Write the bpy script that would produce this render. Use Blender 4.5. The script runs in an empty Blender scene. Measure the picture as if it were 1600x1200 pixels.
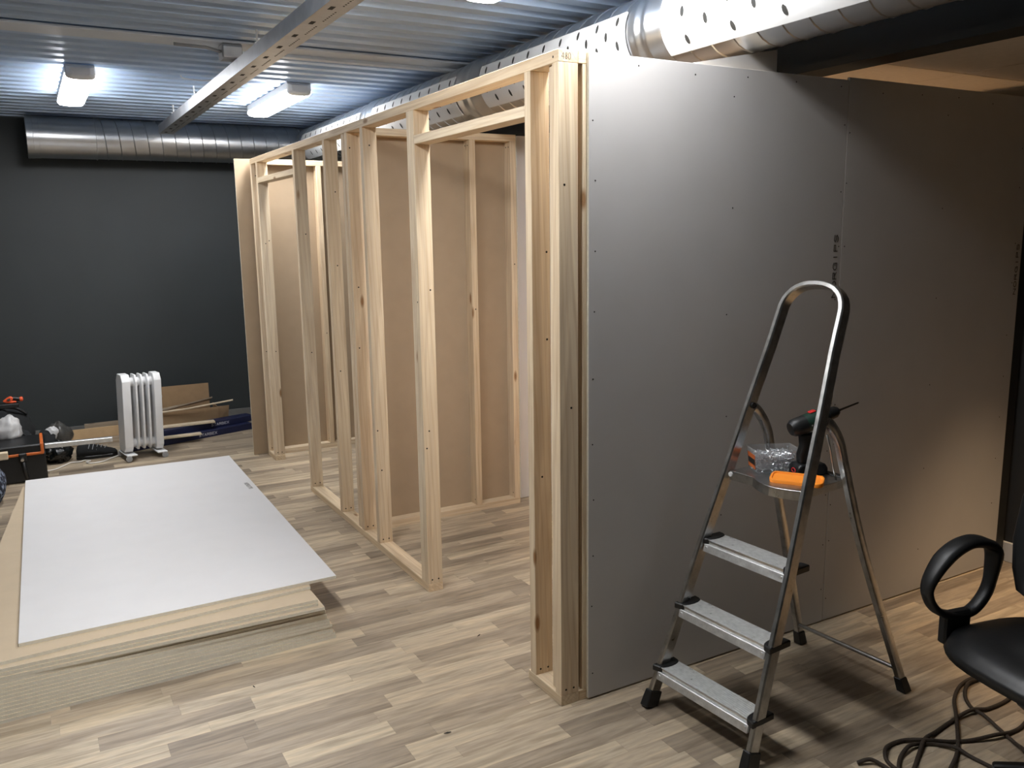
import bpy, math, random
from mathutils import Vector, Matrix, noise
random.seed(7)
S = bpy.context.scene
COL = S.collection
V = Vector

# ------------------------------------------------------------------ camera, world, exposure
CAM = V((-1.4934, -2.3270, 1.6407))
YAW, PITCH, ROLL, FPX = 0.513706, -0.174187, -0.0147838, 1333.66
fw = V((math.cos(PITCH)*math.sin(YAW), math.cos(PITCH)*math.cos(YAW), math.sin(PITCH)))
rt = V((math.cos(YAW), -math.sin(YAW), 0)); up = rt.cross(fw)
RT = rt*math.cos(ROLL) + up*math.sin(ROLL)
UP = up*math.cos(ROLL) - rt*math.sin(ROLL)
cd = bpy.data.cameras.new('camera'); cd.sensor_width = 36; cd.lens = FPX/1600*36; cd.clip_start = .05
cam = bpy.data.objects.new('camera', cd); COL.objects.link(cam)
cam.matrix_world = Matrix(((RT.x, UP.x, -fw.x, CAM.x), (RT.y, UP.y, -fw.y, CAM.y), (RT.z, UP.z, -fw.z, CAM.z), (0, 0, 0, 1)))
S.camera = cam
S.view_settings.view_transform = 'Standard'; S.view_settings.look = 'None'
S.view_settings.gamma = 1; S.view_settings.use_curve_mapping = False
S.view_settings.exposure = 0.0
w = bpy.data.worlds.new('world'); S.world = w; w.use_nodes = True
w.node_tree.nodes['Background'].inputs[0].default_value = (.6, .7, .9, 1)
w.node_tree.nodes['Background'].inputs[1].default_value = .02
LAMP_E = 61.0          # brightness of the fluorescent fittings
WARM_W = 26.0          # watts of each warm downlight

# ------------------------------------------------------------------ materials
def srgb(r, g, b):
    f = lambda c: (c/255/12.92) if c/255 <= .04045 else ((c/255+.055)/1.055)**2.4
    return (f(r), f(g), f(b), 1)
class NT:
    def __init__(s, name):
        s.m = bpy.data.materials.new(name); s.m.use_nodes = True
        s.t = s.m.node_tree; s.b = s.t.nodes['Principled BSDF']
    def n(s, typ, **kw):
        nd = s.t.nodes.new(typ)
        for k, v in kw.items():
            if k in nd.inputs: nd.inputs[k].default_value = v
            else: setattr(nd, k, v)
        return nd
    def l(s, a, b): s.t.links.new(a, b)
    def set(s, **kw):
        for k, v in kw.items(): s.b.inputs[k.replace('_', ' ')].default_value = v
        return s
    def ramp(s, fac, stops):
        r = s.n('ShaderNodeValToRGB'); e = r.color_ramp.elements
        while len(e) < len(stops): e.new(.5)
        for i, (p, c) in enumerate(stops): e[i].position = p; e[i].color = c
        s.l(fac, r.inputs[0]); return r.outputs[0]
    def mix(s, fac, a, b, mode='MIX'):
        x = s.n('ShaderNodeMix', data_type='RGBA', blend_type=mode)
        for i, v in ((0, fac), (6, a), (7, b)):
            if hasattr(v, 'is_output'): s.l(v, x.inputs[i])
            else: x.inputs[i].default_value = v
        return x.outputs[2]
    def coords(s, scale=(1, 1, 1), rand=True, kind='Object'):
        tc = s.n('ShaderNodeTexCoord'); mp = s.n('ShaderNodeMapping'); mp.inputs['Scale'].default_value = scale
        s.l(tc.outputs[kind], mp.inputs['Vector'])
        if rand:
            oi = s.n('ShaderNodeObjectInfo'); vm = s.n('ShaderNodeVectorMath', operation='MULTIPLY')
            cb = s.n('ShaderNodeCombineXYZ')
            for i in range(3): s.l(oi.outputs['Random'], cb.inputs[i])
            s.l(cb.outputs[0], vm.inputs[0]); vm.inputs[1].default_value = (17.3, 9.7, 13.1)
            s.l(vm.outputs[0], mp.inputs['Location'])
        return mp.outputs[0]
    def bump(s, h, strength=.2, dist=.002):
        b = s.n('ShaderNodeBump'); b.inputs['Strength'].default_value = strength; b.inputs['Distance'].default_value = dist
        s.l(h, b.inputs['Height']); s.l(b.outputs[0], s.b.inputs['Normal'])
def plain(name, col, rough=.6, metal=0, noise_amt=.12, nscale=30, bump=0, **kw):
    m = NT(name); c = m.coords()
    nz = m.n('ShaderNodeTexNoise', Scale=nscale, Detail=4.0); m.l(c, nz.inputs['Vector'])
    d = tuple(x*(1-noise_amt) for x in col[:3])+(1,); h = tuple(min(1, x*(1+noise_amt)) for x in col[:3])+(1,)
    m.l(m.ramp(nz.outputs[0], [(.3, d), (.7, h)]), m.b.inputs['Base Color'])
    m.set(Roughness=rough, Metallic=metal, **kw)
    if bump: m.bump(nz.outputs[0], bump)
    return m.m
def wood(name, axis, light, dark, contrast=1.0):
    m = NT(name); sc = [26, 26, 26]; sc[axis] = 1.3
    c = m.coords(tuple(sc))
    n1 = m.n('ShaderNodeTexNoise', Scale=1.0, Detail=5.0, Distortion=1.6); m.l(c, n1.inputs['Vector'])
    sc2 = [9, 9, 9]; sc2[axis] = .35
    c2 = m.coords(tuple(sc2))
    wv = m.n('ShaderNodeTexWave', wave_type='BANDS', bands_direction='DIAGONAL', Scale=3.2, Distortion=5.5, Detail=2.0); wv.inputs['Detail Scale'].default_value = .8
    m.l(c2, wv.inputs['Vector'])
    base = m.ramp(n1.outputs[0], [(.25, light), (.75, tuple(.5*a+.5*b for a, b in zip(light, dark)))])
    ring = m.ramp(wv.outputs[0], [(.0, (1, 1, 1, 1)), (.72, (1, 1, 1, 1)), (1, (.86, .79, .70, 1))])
    col = m.mix(.55*contrast, base, ring, 'MULTIPLY')
    sc3 = [16, 16, 16]; sc3[axis] = 5.2                    # knots: rare dark ovals
    vo = m.n('ShaderNodeTexVoronoi', Scale=.55); m.l(m.coords(tuple(sc3)), vo.inputs['Vector'])
    kn = m.ramp(vo.outputs['Distance'], [(.055, (1, 1, 1, 1)), (.12, (0, 0, 0, 1))])
    col = m.mix(kn, col, dark)
    oi = m.n('ShaderNodeObjectInfo')                       # every stick its own tone
    tone = m.ramp(oi.outputs['Random'], [(0, (.90, .87, .82, 1)), (.5, (1, 1, 1, 1)), (1, (1.0, .95, .88, 1))])
    m.l(m.mix(1.0, col, tone, 'MULTIPLY'), m.b.inputs['Base Color'])
    m.set(Roughness=.62); m.bump(n1.outputs[0], .12)
    return m.m
LW, DW = srgb(238, 222, 194), srgb(150, 112, 74)
WX, WY, WZ = (wood('spruce_grain_'+a, i, LW, DW) for i, a in enumerate('xyz'))
LAM = wood('laminate_offcut_wood', 0, srgb(170, 155, 135), srgb(110, 95, 78))

def plank_mat(name, attr):
    m = NT(name); tc = m.n('ShaderNodeTexCoord')
    if attr:
        at = m.n('ShaderNodeAttribute', attribute_name='tone'); val = at.outputs['Fac']
    else:
        oi = m.n('ShaderNodeObjectInfo'); sp = m.n('ShaderNodeSeparateColor'); m.l(oi.outputs['Color'], sp.inputs[0]); val = sp.outputs[0]
    cb = m.n('ShaderNodeCombineXYZ'); m.l(val, cb.inputs[0]); m.l(val, cb.inputs[1]); m.l(val, cb.inputs[2])
    vm = m.n('ShaderNodeVectorMath', operation='SCALE'); vm.inputs['Scale'].default_value = 37; m.l(cb.outputs[0], vm.inputs[0])
    geo = m.n('ShaderNodeNewGeometry')
    ad = m.n('ShaderNodeVectorMath', operation='ADD'); m.l(geo.outputs['Position'], ad.inputs[0]); m.l(vm.outputs[0], ad.inputs[1])
    mp = m.n('ShaderNodeMapping'); mp.inputs['Scale'].default_value = (1.5, 15, 1); m.l(ad.outputs[0], mp.inputs['Vector'])
    n1 = m.n('ShaderNodeTexNoise', Scale=1.7, Detail=7.0, Distortion=.9); m.l(mp.outputs[0], n1.inputs['Vector'])
    mp2 = m.n('ShaderNodeMapping'); mp2.inputs['Scale'].default_value = (5, 40, 1); m.l(ad.outputs[0], mp2.inputs['Vector'])
    n2 = m.n('ShaderNodeTexNoise', Scale=2.5, Detail=4.0); m.l(mp2.outputs[0], n2.inputs['Vector'])
    base = m.ramp(val, [(0, srgb(140, 127, 111)), (.3, srgb(160, 146, 128)), (.65, srgb(176, 161, 140)), (1, srgb(190, 176, 153))])
    g = m.ramp(n1.outputs[0], [(.36, (.70, .67, .63, 1)), (.49, (.96, .95, .94, 1)), (.64, (1.22, 1.18, 1.10, 1))])
    g2 = m.ramp(n2.outputs[0], [(.38, (.86, .85, .84, 1)), (.62, (1.08, 1.08, 1.08, 1))])
    m.l(m.mix(.75, m.mix(.9, base, g, 'MULTIPLY'), g2, 'MULTIPLY'), m.b.inputs['Base Color'])
    m.set(Roughness=.42); m.b.inputs['Specular IOR Level'].default_value = .4
    m.bump(n1.outputs[0], .08, .001)
    return m.m
PLANK, PLANKS = plank_mat('laminate_strip', False), plank_mat('laminate_strips_far', True)

M = dict(
    wall=plain('charcoal_wall_paint', srgb(49, 54, 55), .55, 0, .05, 3),
    rwall=plain('black_wall_paint', srgb(40, 41, 42), .6, 0, .05, 3),
    gwhite=plain('gypsum_face_paper', srgb(213, 212, 212), .75, 0, .015, 8),
    gpanel=plain('gypsum_panel_face_paper', srgb(194, 192, 190), .6, 0, .02, 6),
    gback=plain('gypsum_back_paper', srgb(168, 148, 123), .85, 0, .03, 12),
    gedge=plain('gypsum_edge', srgb(216, 210, 192), .9, 0, .08, 60, .1),
    galv=None, ceil=None,
    dwhite=plain('white_diffuser_plate', srgb(225, 227, 228), .4, 0, .03, 10),
    black=plain('black_plastic', srgb(22, 23, 24), .45, 0, .1, 40),
    blackm=plain('matte_black_steel', srgb(24, 28, 28), .5, 0, .1, 20),
    hole=plain('nozzle_dark', srgb(48, 48, 46), .8, 0, .05, 20),
    ink=plain('ink', srgb(70, 66, 62), .8, 0, .05, 50),
    inkl=plain('pale_ink', srgb(150, 147, 144), .8, 0, .05, 50),
    screw=plain('dark_screw', srgb(40, 35, 30), .4, .6, .1, 50),
    lwhite=plain('white_enamel', srgb(226, 227, 228), .35, 0, .02, 10),
    lgrey=plain('grey_plastic', srgb(150, 152, 155), .5, 0, .05, 20),
    orange=plain('orange_plastic', srgb(255, 150, 48), .4, 0, .05, 20),
    dorange=plain('dark_orange_plastic', srgb(205, 105, 45), .5, 0, .08, 20),
    rorange=plain('red_orange_plastic', srgb(235, 92, 48), .45, 0, .06, 20),
    green=plain('dark_green_plastic', srgb(22, 52, 42), .45, 0, .08, 30),
    red=plain('red_plastic', srgb(200, 40, 40), .45, 0, .05, 30),
    leather=plain('black_leatherette', srgb(24, 25, 26), .38, 0, .1, 90, .12),
    cloth=plain('black_cloth', srgb(26, 28, 30), .9, 0, .25, 25, .3),
    navy=plain('navy_speckled_cloth', srgb(36, 42, 60), .9, 0, .7, 55, .3),
    maroon=plain('maroon_cloth', srgb(100, 30, 55), .9, 0, .2, 25, .3),
    bagw=plain('white_plastic_film', srgb(200, 200, 200), .3, 0, .2, 14, .6),
    bagg=plain('grey_plastic_film', srgb(78, 77, 74), .3, 0, .35, 14, .6),
    bagb=plain('black_plastic_film', srgb(20, 22, 22), .25, 0, .3, 14, .8),
    card=plain('cardboard', srgb(158, 130, 98), .85, 0, .06, 18),
    cardl=plain('pale_cardboard', srgb(196, 166, 126), .85, 0, .06, 18),
    blue=plain('dark_blue_carton', srgb(26, 32, 66), .5, 0, .12, 14),
    print=plain('white_print', srgb(190, 190, 200), .7, 0, .02, 30),
    base=plain('grey_skirting', srgb(104, 104, 102), .6, 0, .06, 12),
    wbase=plain('white_skirting', srgb(205, 202, 196), .5, 0, .03, 12),
    bluet=plain('blue_film', srgb(52, 54, 120), .5, 0, .1, 12),
    tile=plain('ceiling_tile', srgb(206, 196, 182), .9, 0, .04, 45, .1),
    rope=plain('dark_cable_sheath', srgb(52, 42, 32), .75, 0, .3, 160, .5),
    cordw=plain('white_cord', srgb(220, 218, 212), .5, 0, .02, 30),
    offcut=plain('pale_wood_edge', srgb(214, 196, 168), .7, 0, .08, 30),
    pen=plain('pencil', srgb(90, 86, 84), .7, 0, .05, 50),
)
def metal(name, col, rough, vari, sc, bump=.05, kind='Object'):
    m = NT(name); c = m.coords((1, 1, 1), False, kind)
    nz = m.n('ShaderNodeTexNoise', Scale=sc, Detail=3.0); m.l(c, nz.inputs['Vector'])
    vo = m.n('ShaderNodeTexVoronoi', Scale=sc*3); m.l(c, vo.inputs['Vector'])
    d = tuple(x*(1-vari) for x in col[:3])+(1,); h = tuple(min(1, x*(1+vari)) for x in col[:3])+(1,)
    a = m.ramp(nz.outputs[0], [(.3, d), (.7, h)])
    m.l(m.mix(.25, a, m.ramp(vo.outputs['Distance'], [(0, d), (.6, h)])), m.b.inputs['Base Color'])
    r = m.n('ShaderNodeMapRange'); r.inputs['To Min'].default_value = rough*.75; r.inputs['To Max'].default_value = rough*1.3
    m.l(nz.outputs[0], r.inputs[0]); m.l(r.outputs[0], m.b.inputs['Roughness'])
    m.set(Metallic=1.0)
    if bump: m.bump(nz.outputs[0], bump, .003)
    return m.m
M['galv'] = metal('galvanised_duct_steel', (.60, .61, .62, 1), .30, .07, 5, 0)
M['ceil'] = metal('corrugated_ceiling_steel', (.45, .58, .77, 1), .40, .06, 3, 0)
M['ceil'].node_tree.nodes['Principled BSDF'].inputs['Metallic'].default_value = .35
M['tray'] = metal('tray_steel', (.55, .56, .58, 1), .42, .10, 10)
M['alu'] = metal('worn_aluminium', (.50, .50, .49, 1), .30, .22, 28)
g = NT('navy_speckled_weave'); c = g.coords((1, 1, 1), False)
nz = g.n('ShaderNodeTexNoise', Scale=38.0, Detail=3.0); g.l(c, nz.inputs['Vector'])
g.l(g.ramp(nz.outputs[0], [(.50, srgb(24, 29, 44)), (.60, srgb(130, 140, 160))]), g.b.inputs['Base Color']); g.set(Roughness=.9); M['navy'] = g.m
M['strip'] = plain('grey_painted_strip', srgb(196, 203, 212), .45, .0, .05, 6)
M['alut'] = metal('tread_aluminium', (.70, .71, .71, 1), .5, .18, 40)
M['zinc'] = metal('zinc_screws', (.72, .75, .78, 1), .30, .2, 60)
M['zinc'].node_tree.nodes['Principled BSDF'].inputs['Metallic'].default_value = .7
def emat(name, col, e):
    m = NT(name); m.set(Base_Color=col, Roughness=.5)
    m.b.inputs['Emission Color'].default_value = col; m.b.inputs['Emission Strength'].default_value = e
    return m.m
M['tube'] = emat('lit_tube_cover', (1.0, .99, .985, 1), LAMP_E)
M['warm'] = emat('lit_warm_bulb', (1.0, .62, .30, 1), 12)
g = NT('clear_plastic'); g.set(Base_Color=(.62, .66, .69, 1), Roughness=.12, Alpha=.15); M['clear'] = g.m
# perforated tread rubber / ribbed step: a fine line relief
g = NT('ribbed_tread'); c = g.coords((1, 1, 1), False)
wv = g.n('ShaderNodeTexWave', wave_type='BANDS', bands_direction='X', Scale=34.0); g.l(c, wv.inputs['Vector'])
nz = g.n('ShaderNodeTexNoise', Scale=60.0, Detail=3.0); g.l(c, nz.inputs['Vector'])
g.l(g.ramp(nz.outputs[0], [(.26, (.22, .22, .22, 1)), (.33, (.64, .65, .65, 1)), (.7, (.78, .79, .79, 1))]), g.b.inputs['Base Color'])
g.set(Metallic=.75, Roughness=.5); g.bump(wv.outputs[0], .5, .002); M['tread'] = g.m
# duct with fine spiral lockseams handled by geometry

# ------------------------------------------------------------------ mesh helpers
class MB:
    def __init__(s): s.v = []; s.f = []
    def add(s, vs, fs):
        o = len(s.v); s.v += [V(p) for p in vs]; s.f += [tuple(i+o for i in f) for f in fs]; return s
    def box(s, x0, x1, y0, y1, z0, z1, mx=None):
        p = [V((x, y, z)) for z in (z0, z1) for y in (y0, y1) for x in (x0, x1)]
        if mx: p = [mx @ q for q in p]
        return s.add(p, [(0, 2, 3, 1), (4, 5, 7, 6), (0, 1, 5, 4), (2, 6, 7, 3), (0, 4, 6, 2), (1, 3, 7, 5)])
    def hexa(s, p): return s.add(p, [(0, 2, 3, 1), (4, 5, 7, 6), (0, 1, 5, 4), (2, 6, 7, 3), (0, 4, 6, 2), (1, 3, 7, 5)])
    def prism(s, pts, off, mx=None):
        """polygon (3D list) extruded by vector off"""
        a = [V(p) for p in pts]; b = [p+V(off) for p in a]; n = len(a)
        if mx: a = [mx @ p for p in a]; b = [mx @ p for p in b]
        return s.add(a+b, [tuple(reversed(range(n))), tuple(range(n, 2*n))]+[(i, (i+1) % n, n+(i+1) % n, n+i) for i in range(n)])
    def sweep(s, rings, closed=False, caps=True):
        n = len(rings[0]); vs = [p for r in rings for p in r]; fs = []
        R = len(rings)
        for i in range(R if closed else R-1):
            j = (i+1) % R
            for k in range(n):
                l = (k+1) % n; fs.append((i*n+k, i*n+l, j*n+l, j*n+k))
        if caps and not closed: fs += [tuple(reversed(range(n))), tuple(range((R-1)*n, R*n))]
        return s.add(vs, fs)
    def tube(s, path, r, n=8, closed=False, caps=True):
        path = [V(p) for p in path]; rings = []; nrm = None
        for i, p in enumerate(path):
            a = path[i-1] if (i > 0 or closed) else p; b = path[(i+1) % len(path)] if (i < len(path)-1 or closed) else p
            t = (b-a).normalized()
            if nrm is None: nrm = t.orthogonal().normalized()
            nrm = (nrm - t*nrm.dot(t)).normalized(); bn = t.cross(nrm)
            rr = r[i] if isinstance(r, (list, tuple)) else r
            rings.append([p+(nrm*math.cos(2*math.pi*k/n)+bn*math.sin(2*math.pi*k/n))*rr for k in range(n)])
        return s.sweep(rings, closed, caps)
    def lathe(s, prof, mx, n=24):
        """prof: list of (radius, height); mx maps local (x,y,z=height)"""
        rings = [[mx @ V((r*math.cos(2*math.pi*k/n), r*math.sin(2*math.pi*k/n), h)) for k in range(n)] for r, h in prof]
        return s.sweep(rings)
    def build(s, name, mat, parent=None, smooth=False, bevel=0, seg=1, mats=None, fm=None):
        lo = V((min(p.x for p in s.v), min(p.y for p in s.v), min(p.z for p in s.v)))
        hi = V((max(p.x for p in s.v), max(p.y for p in s.v), max(p.z for p in s.v)))
        c = (lo+hi)/2
        if parent is None: c.z = lo.z
        me = bpy.data.meshes.new(name); me.from_pydata([p-c for p in s.v], [], s.f); me.update()
        import bmesh
        bm = bmesh.new(); bm.from_mesh(me); bmesh.ops.recalc_face_normals(bm, faces=bm.faces); bm.to_mesh(me); bm.free()
        for mm in (mats or [mat]): me.materials.append(mm)
        if fm:
            for p in me.polygons: p.material_index = fm(p, c)
        if smooth:
            me.polygons.foreach_set('use_smooth', [True]*len(me.polygons))
            if smooth == 'auto': me.set_sharp_from_angle(angle=math.radians(38))
        o = bpy.data.objects.new(name, me); COL.objects.link(o)
        if parent is not None: attach(o, parent, c)
        else: o.location = c
        if bevel:
            b = o.modifiers.new('bevel', 'BEVEL'); b.width = bevel; b.segments = seg; b.limit_method = 'ANGLE'
        return o
def wpos(o):
    p = V(o.location)
    while o.parent: o = o.parent; p += o.location
    return p
def attach(o, parent, c): o.parent = parent; o.location = c - wpos(parent)
def tag(o, label, cat, group=None, kind=None):
    if label: o['label'] = label
    if cat: o['category'] = cat
    if group: o['group'] = group
    if kind: o['kind'] = kind
    return o
def thing(name, label, cat, loc, group=None):
    o = bpy.data.objects.new(name, None); COL.objects.link(o); o.location = loc; o.empty_display_size = .1
    return tag(o, label, cat, group)
def box(name, x0, x1, y0, y1, z0, z1, mat, parent=None, bevel=0, **k):
    return MB().box(x0, x1, y0, y1, z0, z1).build(name, mat, parent, bevel=bevel, **k)
def struct(o): o['kind'] = 'structure'; return o
def catmull(P, n=8, closed=False):
    P = [V(p) for p in P]; out = []; N = len(P)
    for i in range(N if closed else N-1):
        g = lambda k: P[k % N] if closed else P[max(0, min(N-1, k))]
        a, b, c, d = g(i-1), g(i), g(i+1), g(i+2)
        for k in range(n):
            t = k/n; out.append(.5*((2*b)+(c-a)*t+(2*a-5*b+4*c-d)*t*t+(3*b-3*c+d-a)*t**3))
    if not closed: out.append(P[-1])
    return out
STROKES = {  # single-line lettering: strokes on a 0..1 x 0..1 cell
 'A': [[(0, 0), (.5, 1), (1, 0)], [(.2, .4), (.8, .4)]], 'B': [[(0, 0), (0, 1), (.8, .95), (.8, .55), (0, .5)], [(.8, .5), (1, .25), (.8, 0), (0, 0)]],
 'E': [[(1, 0), (0, 0), (0, 1), (1, 1)], [(0, .5), (.8, .5)]], 'G': [[(1, .8), (.7, 1), (.3, 1), (0, .7), (0, .3), (.3, 0), (1, 0), (1, .45), (.6, .45)]],
 'I': [[(.5, 0), (.5, 1)]], 'N': [[(0, 0), (0, 1), (1, 0), (1, 1)]], 'O': [[(.3, 0), (0, .3), (0, .7), (.3, 1), (.7, 1), (1, .7), (1, .3), (.7, 0), (.3, 0)]],
 'P': [[(0, 0), (0, 1), (.9, .95), (.9, .55), (0, .5)]], 'R': [[(0, 0), (0, 1), (.9, .95), (.9, .55), (0, .5)], [(.45, .5), (1, 0)]],
 'S': [[(1, .85), (.7, 1), (.2, 1), (0, .75), (.3, .52), (.8, .48), (1, .25), (.7, 0), (.2, 0), (0, .15)]], 'T': [[(.5, 0), (.5, 1)], [(0, 1), (1, 1)]],
 'X': [[(0, 0), (1, 1)], [(0, 1), (1, 0)]], '4': [[(.75, 0), (.75, 1), (0, .35), (1, .35)]], '8': [[(.5, .5), (.1, .75), (.5, 1), (.9, .75), (.5, .5), (.0, .25), (.5, 0), (1, .25), (.5, .5)]],
 '0': [[(.3, 0), (0, .3), (0, .7), (.3, 1), (.7, 1), (1, .7), (1, .3), (.7, 0), (.3, 0)]], '3': [[(0, .9), (.5, 1), (.9, .75), (.4, .52), (1, .25), (.5, 0), (0, .12)]], '1': [[(.2, .75), (.55, 1), (.55, 0)]],
 '2': [[(0, .8), (.4, 1), (.9, .8), (0, 0), (1, 0)]], '5': [[(1, 1), (.1, 1), (0, .55), (.7, .6), (1, .3), (.6, 0), (0, .1)]], '-': [[(.1, .5), (.9, .5)]], '/': [[(0, 0), (1, 1)]], ':': [[(.5, .2), (.5, .3)], [(.5, .7), (.5, .8)]], ' ': []}
def lettering(name, text, o, ex, ey, h, cw, sw, mat, parent):
    """flat strokes printed on a surface: o = lower-left, ex/ey unit vectors, h height, cw cell width, sw stroke width"""
    mb = MB(); o, ex, ey = V(o), V(ex), V(ey); nz = ex.cross(ey).normalized()*.0006
    for i, ch in enumerate(text):
        for st in STROKES[ch]:
            for a, b in zip(st, st[1:]):
                p = o+ex*(i*cw+a[0]*cw*.72)+ey*(a[1]*h); q = o+ex*(i*cw+b[0]*cw*.72)+ey*(b[1]*h)
                d = (q-p).normalized(); t = d.cross(nz.normalized())*sw/2; p -= d*sw*.3; q += d*sw*.3
                mb.prism([p-t, p+t, q+t, q-t], nz)
    return mb.build(name, mat, parent)

# ================================================================== THE SETTING
YB, XR, XL, YN = 5.75, 2.62, -3.2, -5.2          # back wall, right wall, left wall, wall behind the camera
floor = struct(box('floor', XL-.1, 3.6, YN-.1, YB+.1, -.12, -.0055, M['base']))
floor['label'] = 'grey brown laminate strip floor'
# laminate strips: the 300 that show largest are single planks, the rest one object
widths = [.066, .091, .078, .087, .073, .091, .082]
rows = []; y = YN; k = 0
while y < YB: rows.append((y, min(YB, y+widths[k % 7]))); y += widths[k % 7]; k += 1
cells = []
for i, (y0, y1) in enumerate(rows):
    x = XL - random.random()*.6
    while x < XR:
        L = random.choice([.28, .36, .42, .5, .6, .74, .85]); x0, x1 = max(XL, x), min(XR, x+L); x += L
        if x1-x0 > .02: cells.append((x0, x1, y0, y1, random.random()))
def pix(p):
    d = V(p)-CAM; z = d.dot(fw)
    if z < .1: return None
    return 800+FPX*d.dot(RT)/z, 600-FPX*d.dot(UP)/z
def seen(cx, cy):
    if -1.62 < cx < -.58 and 1.0 < cy < 3.4: return False
    if cy > 0 and cx > .1:                        # behind the grey panel unless the sight line passes a doorway
        yc = CAM.y+(cy-CAM.y)*(0-CAM.x)/(cx-CAM.x)
        if not (.22 < yc < 1.14 or 1.25 < yc < 1.74 or 3.04 < yc < 3.9): return False
    return True
def area(c):
    x0, x1, y0, y1, _ = c; q = [pix(p) for p in ((x0, y0, 0), (x1, y0, 0), (x1, y1, 0), (x0, y1, 0))]
    if None in q or not seen((x0+x1)/2, (y0+y1)/2): return 0
    m = (sum(p[0] for p in q)/4, sum(p[1] for p in q)/4)
    if not (-60 < m[0] < 1660 and -20 < m[1] < 1235): return 0
    return abs(sum(q[i][0]*q[(i+1) % 4][1]-q[(i+1) % 4][0]*q[i][1] for i in range(4)))/2
cells.sort(key=lambda c: -area(c))
shared = {}
for c in cells[:300]:
    x0, x1, y0, y1, t = c; L, Wd = round(x1-x0, 3), round(y1-y0, 3)
    if (L, Wd) not in shared:
        a, b = L/2-.0001, Wd/2-.00015; e = .0004
        vs = [(-a, -b, -.005), (a, -b, -.005), (a, b, -.005), (-a, b, -.005), (-a, -b, -e), (a, -b, -e), (a, b, -e), (-a, b, -e),
              (-a+e, -b+e, 0), (a-e, -b+e, 0), (a-e, b-e, 0), (-a+e, b-e, 0)]
        fs = [(3, 2, 1, 0), (8, 9, 10, 11)]
        for lo_, hi_ in ((0, 4), (4, 8)):
            fs += [(lo_+i, lo_+(i+1) % 4, hi_+(i+1) % 4, hi_+i) for i in range(4)]
        me = bpy.data.meshes.new('plank'); me.from_pydata(vs, [], fs); me.materials.append(PLANK); shared[(L, Wd)] = me
    o = bpy.data.objects.new('plank', shared[(L, Wd)]); COL.objects.link(o); o.color = (t, t, t, 1)
    attach(o, floor, V(((x0+x1)/2, (y0+y1)/2, 0)))
mb = MB(); tones = []
for x0, x1, y0, y1, t in cells[300:]:
    mb.box(x0+.0001, x1-.0001, y0+.00015, y1-.00015, -.005, 0); tones += [t]*6
far = mb.build('plank_field', PLANKS, floor); far['kind'] = 'stuff'
at = far.data.attributes.new('tone', 'FLOAT', 'FACE'); at.data.foreach_set('value', tones)

wb = struct(box('wall_back', XL, 3.5, YB, YB+.1, 0, 2.8, M['wall'])); wb['label'] = 'charcoal painted back wall'
wr = struct(box('wall_right', XR, XR+.1, YN, YB, .10, 2.20, M['rwall'])); wr['label'] = 'near black painted wall on the right'
wq = struct(box('wall_side', 3.5, 3.6, YN, YB, 0, 2.8, M['wall'])); wq['label'] = 'charcoal wall of the bay behind the low black wall'
wl = struct(box('wall_left', XL-.1, XL, YN, YB, 0, 2.8, M['wall'])); wl['label'] = 'charcoal painted wall on the left'
wn = struct(box('wall_front', XL, 3.5, YN-.1, YN, 0, 2.8, M['wall'])); wn['label'] = 'charcoal painted wall behind the camera'
struct(box('baseboard_back', XL, XR, YB-.014, YB, 0, .07, M['base'], bevel=.003))['label'] = 'grey skirting board along the back wall'
struct(box('baseboard_right', XR-.012, XR+.08, YN, YB, 0, .10, M['wbase'], bevel=.003))['label'] = 'white skirting board along the right wall'
# corrugated steel ceiling, ribs running across the room
prof = []; y = YN; zl, zh = 2.612, 2.655
while y < YB+.2:
    prof += [(y, zl), (y+.072, zl), (y+.088, zh), (y+.144, zh)]; y += .16
vs = []; fs = []
for (py, pz) in prof: vs += [(XL, py, pz), (1.5, py, pz)]
for i in range(len(prof)-1): fs.append((2*i, 2*i+1, 2*i+3, 2*i+2))
n0 = len(vs)
for (py, pz) in (prof[0], prof[-1]): vs += [(XL, py, 2.75), (1.5, py, 2.75)]
L = len(prof); fs += [(n0, n0+1, n0+3, n0+2)]
ce = struct(MB().add(vs, fs).build('ceiling', M['ceil'])); ce['label'] = 'corrugated grey steel ceiling'
# dark steel beam and the tiled low ceiling behind it
mb = MB(); mb.box(1.35, 1.50, YN, YB, 2.27, 2.298); mb.box(1.415, 1.44, YN, YB, 2.298, 2.60); mb.box(1.35, 1.52, YN, YB, 2.60, 2.63)
struct(mb.build('trim_1', M['blackm']))['label'] = 'dark steel beam below the corrugated ceiling'
tc_ = struct(box('ceiling', 1.50, 3.5, YN, YB, 2.305, 2.40, M['base'])); tc_['label'] = 'low tiled ceiling beyond the dark beam'
y = .054-.6*9
while y < YB:
    for xx in (1.503, 2.103, 2.703, 3.303):
        box('ceiling_tile', xx+.003, min(3.498, xx+.597), max(YN, y+.003), min(YB, y+.597), 2.29, 2.306, M['tile'], tc_, bevel=.003)
    y += .6

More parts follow.
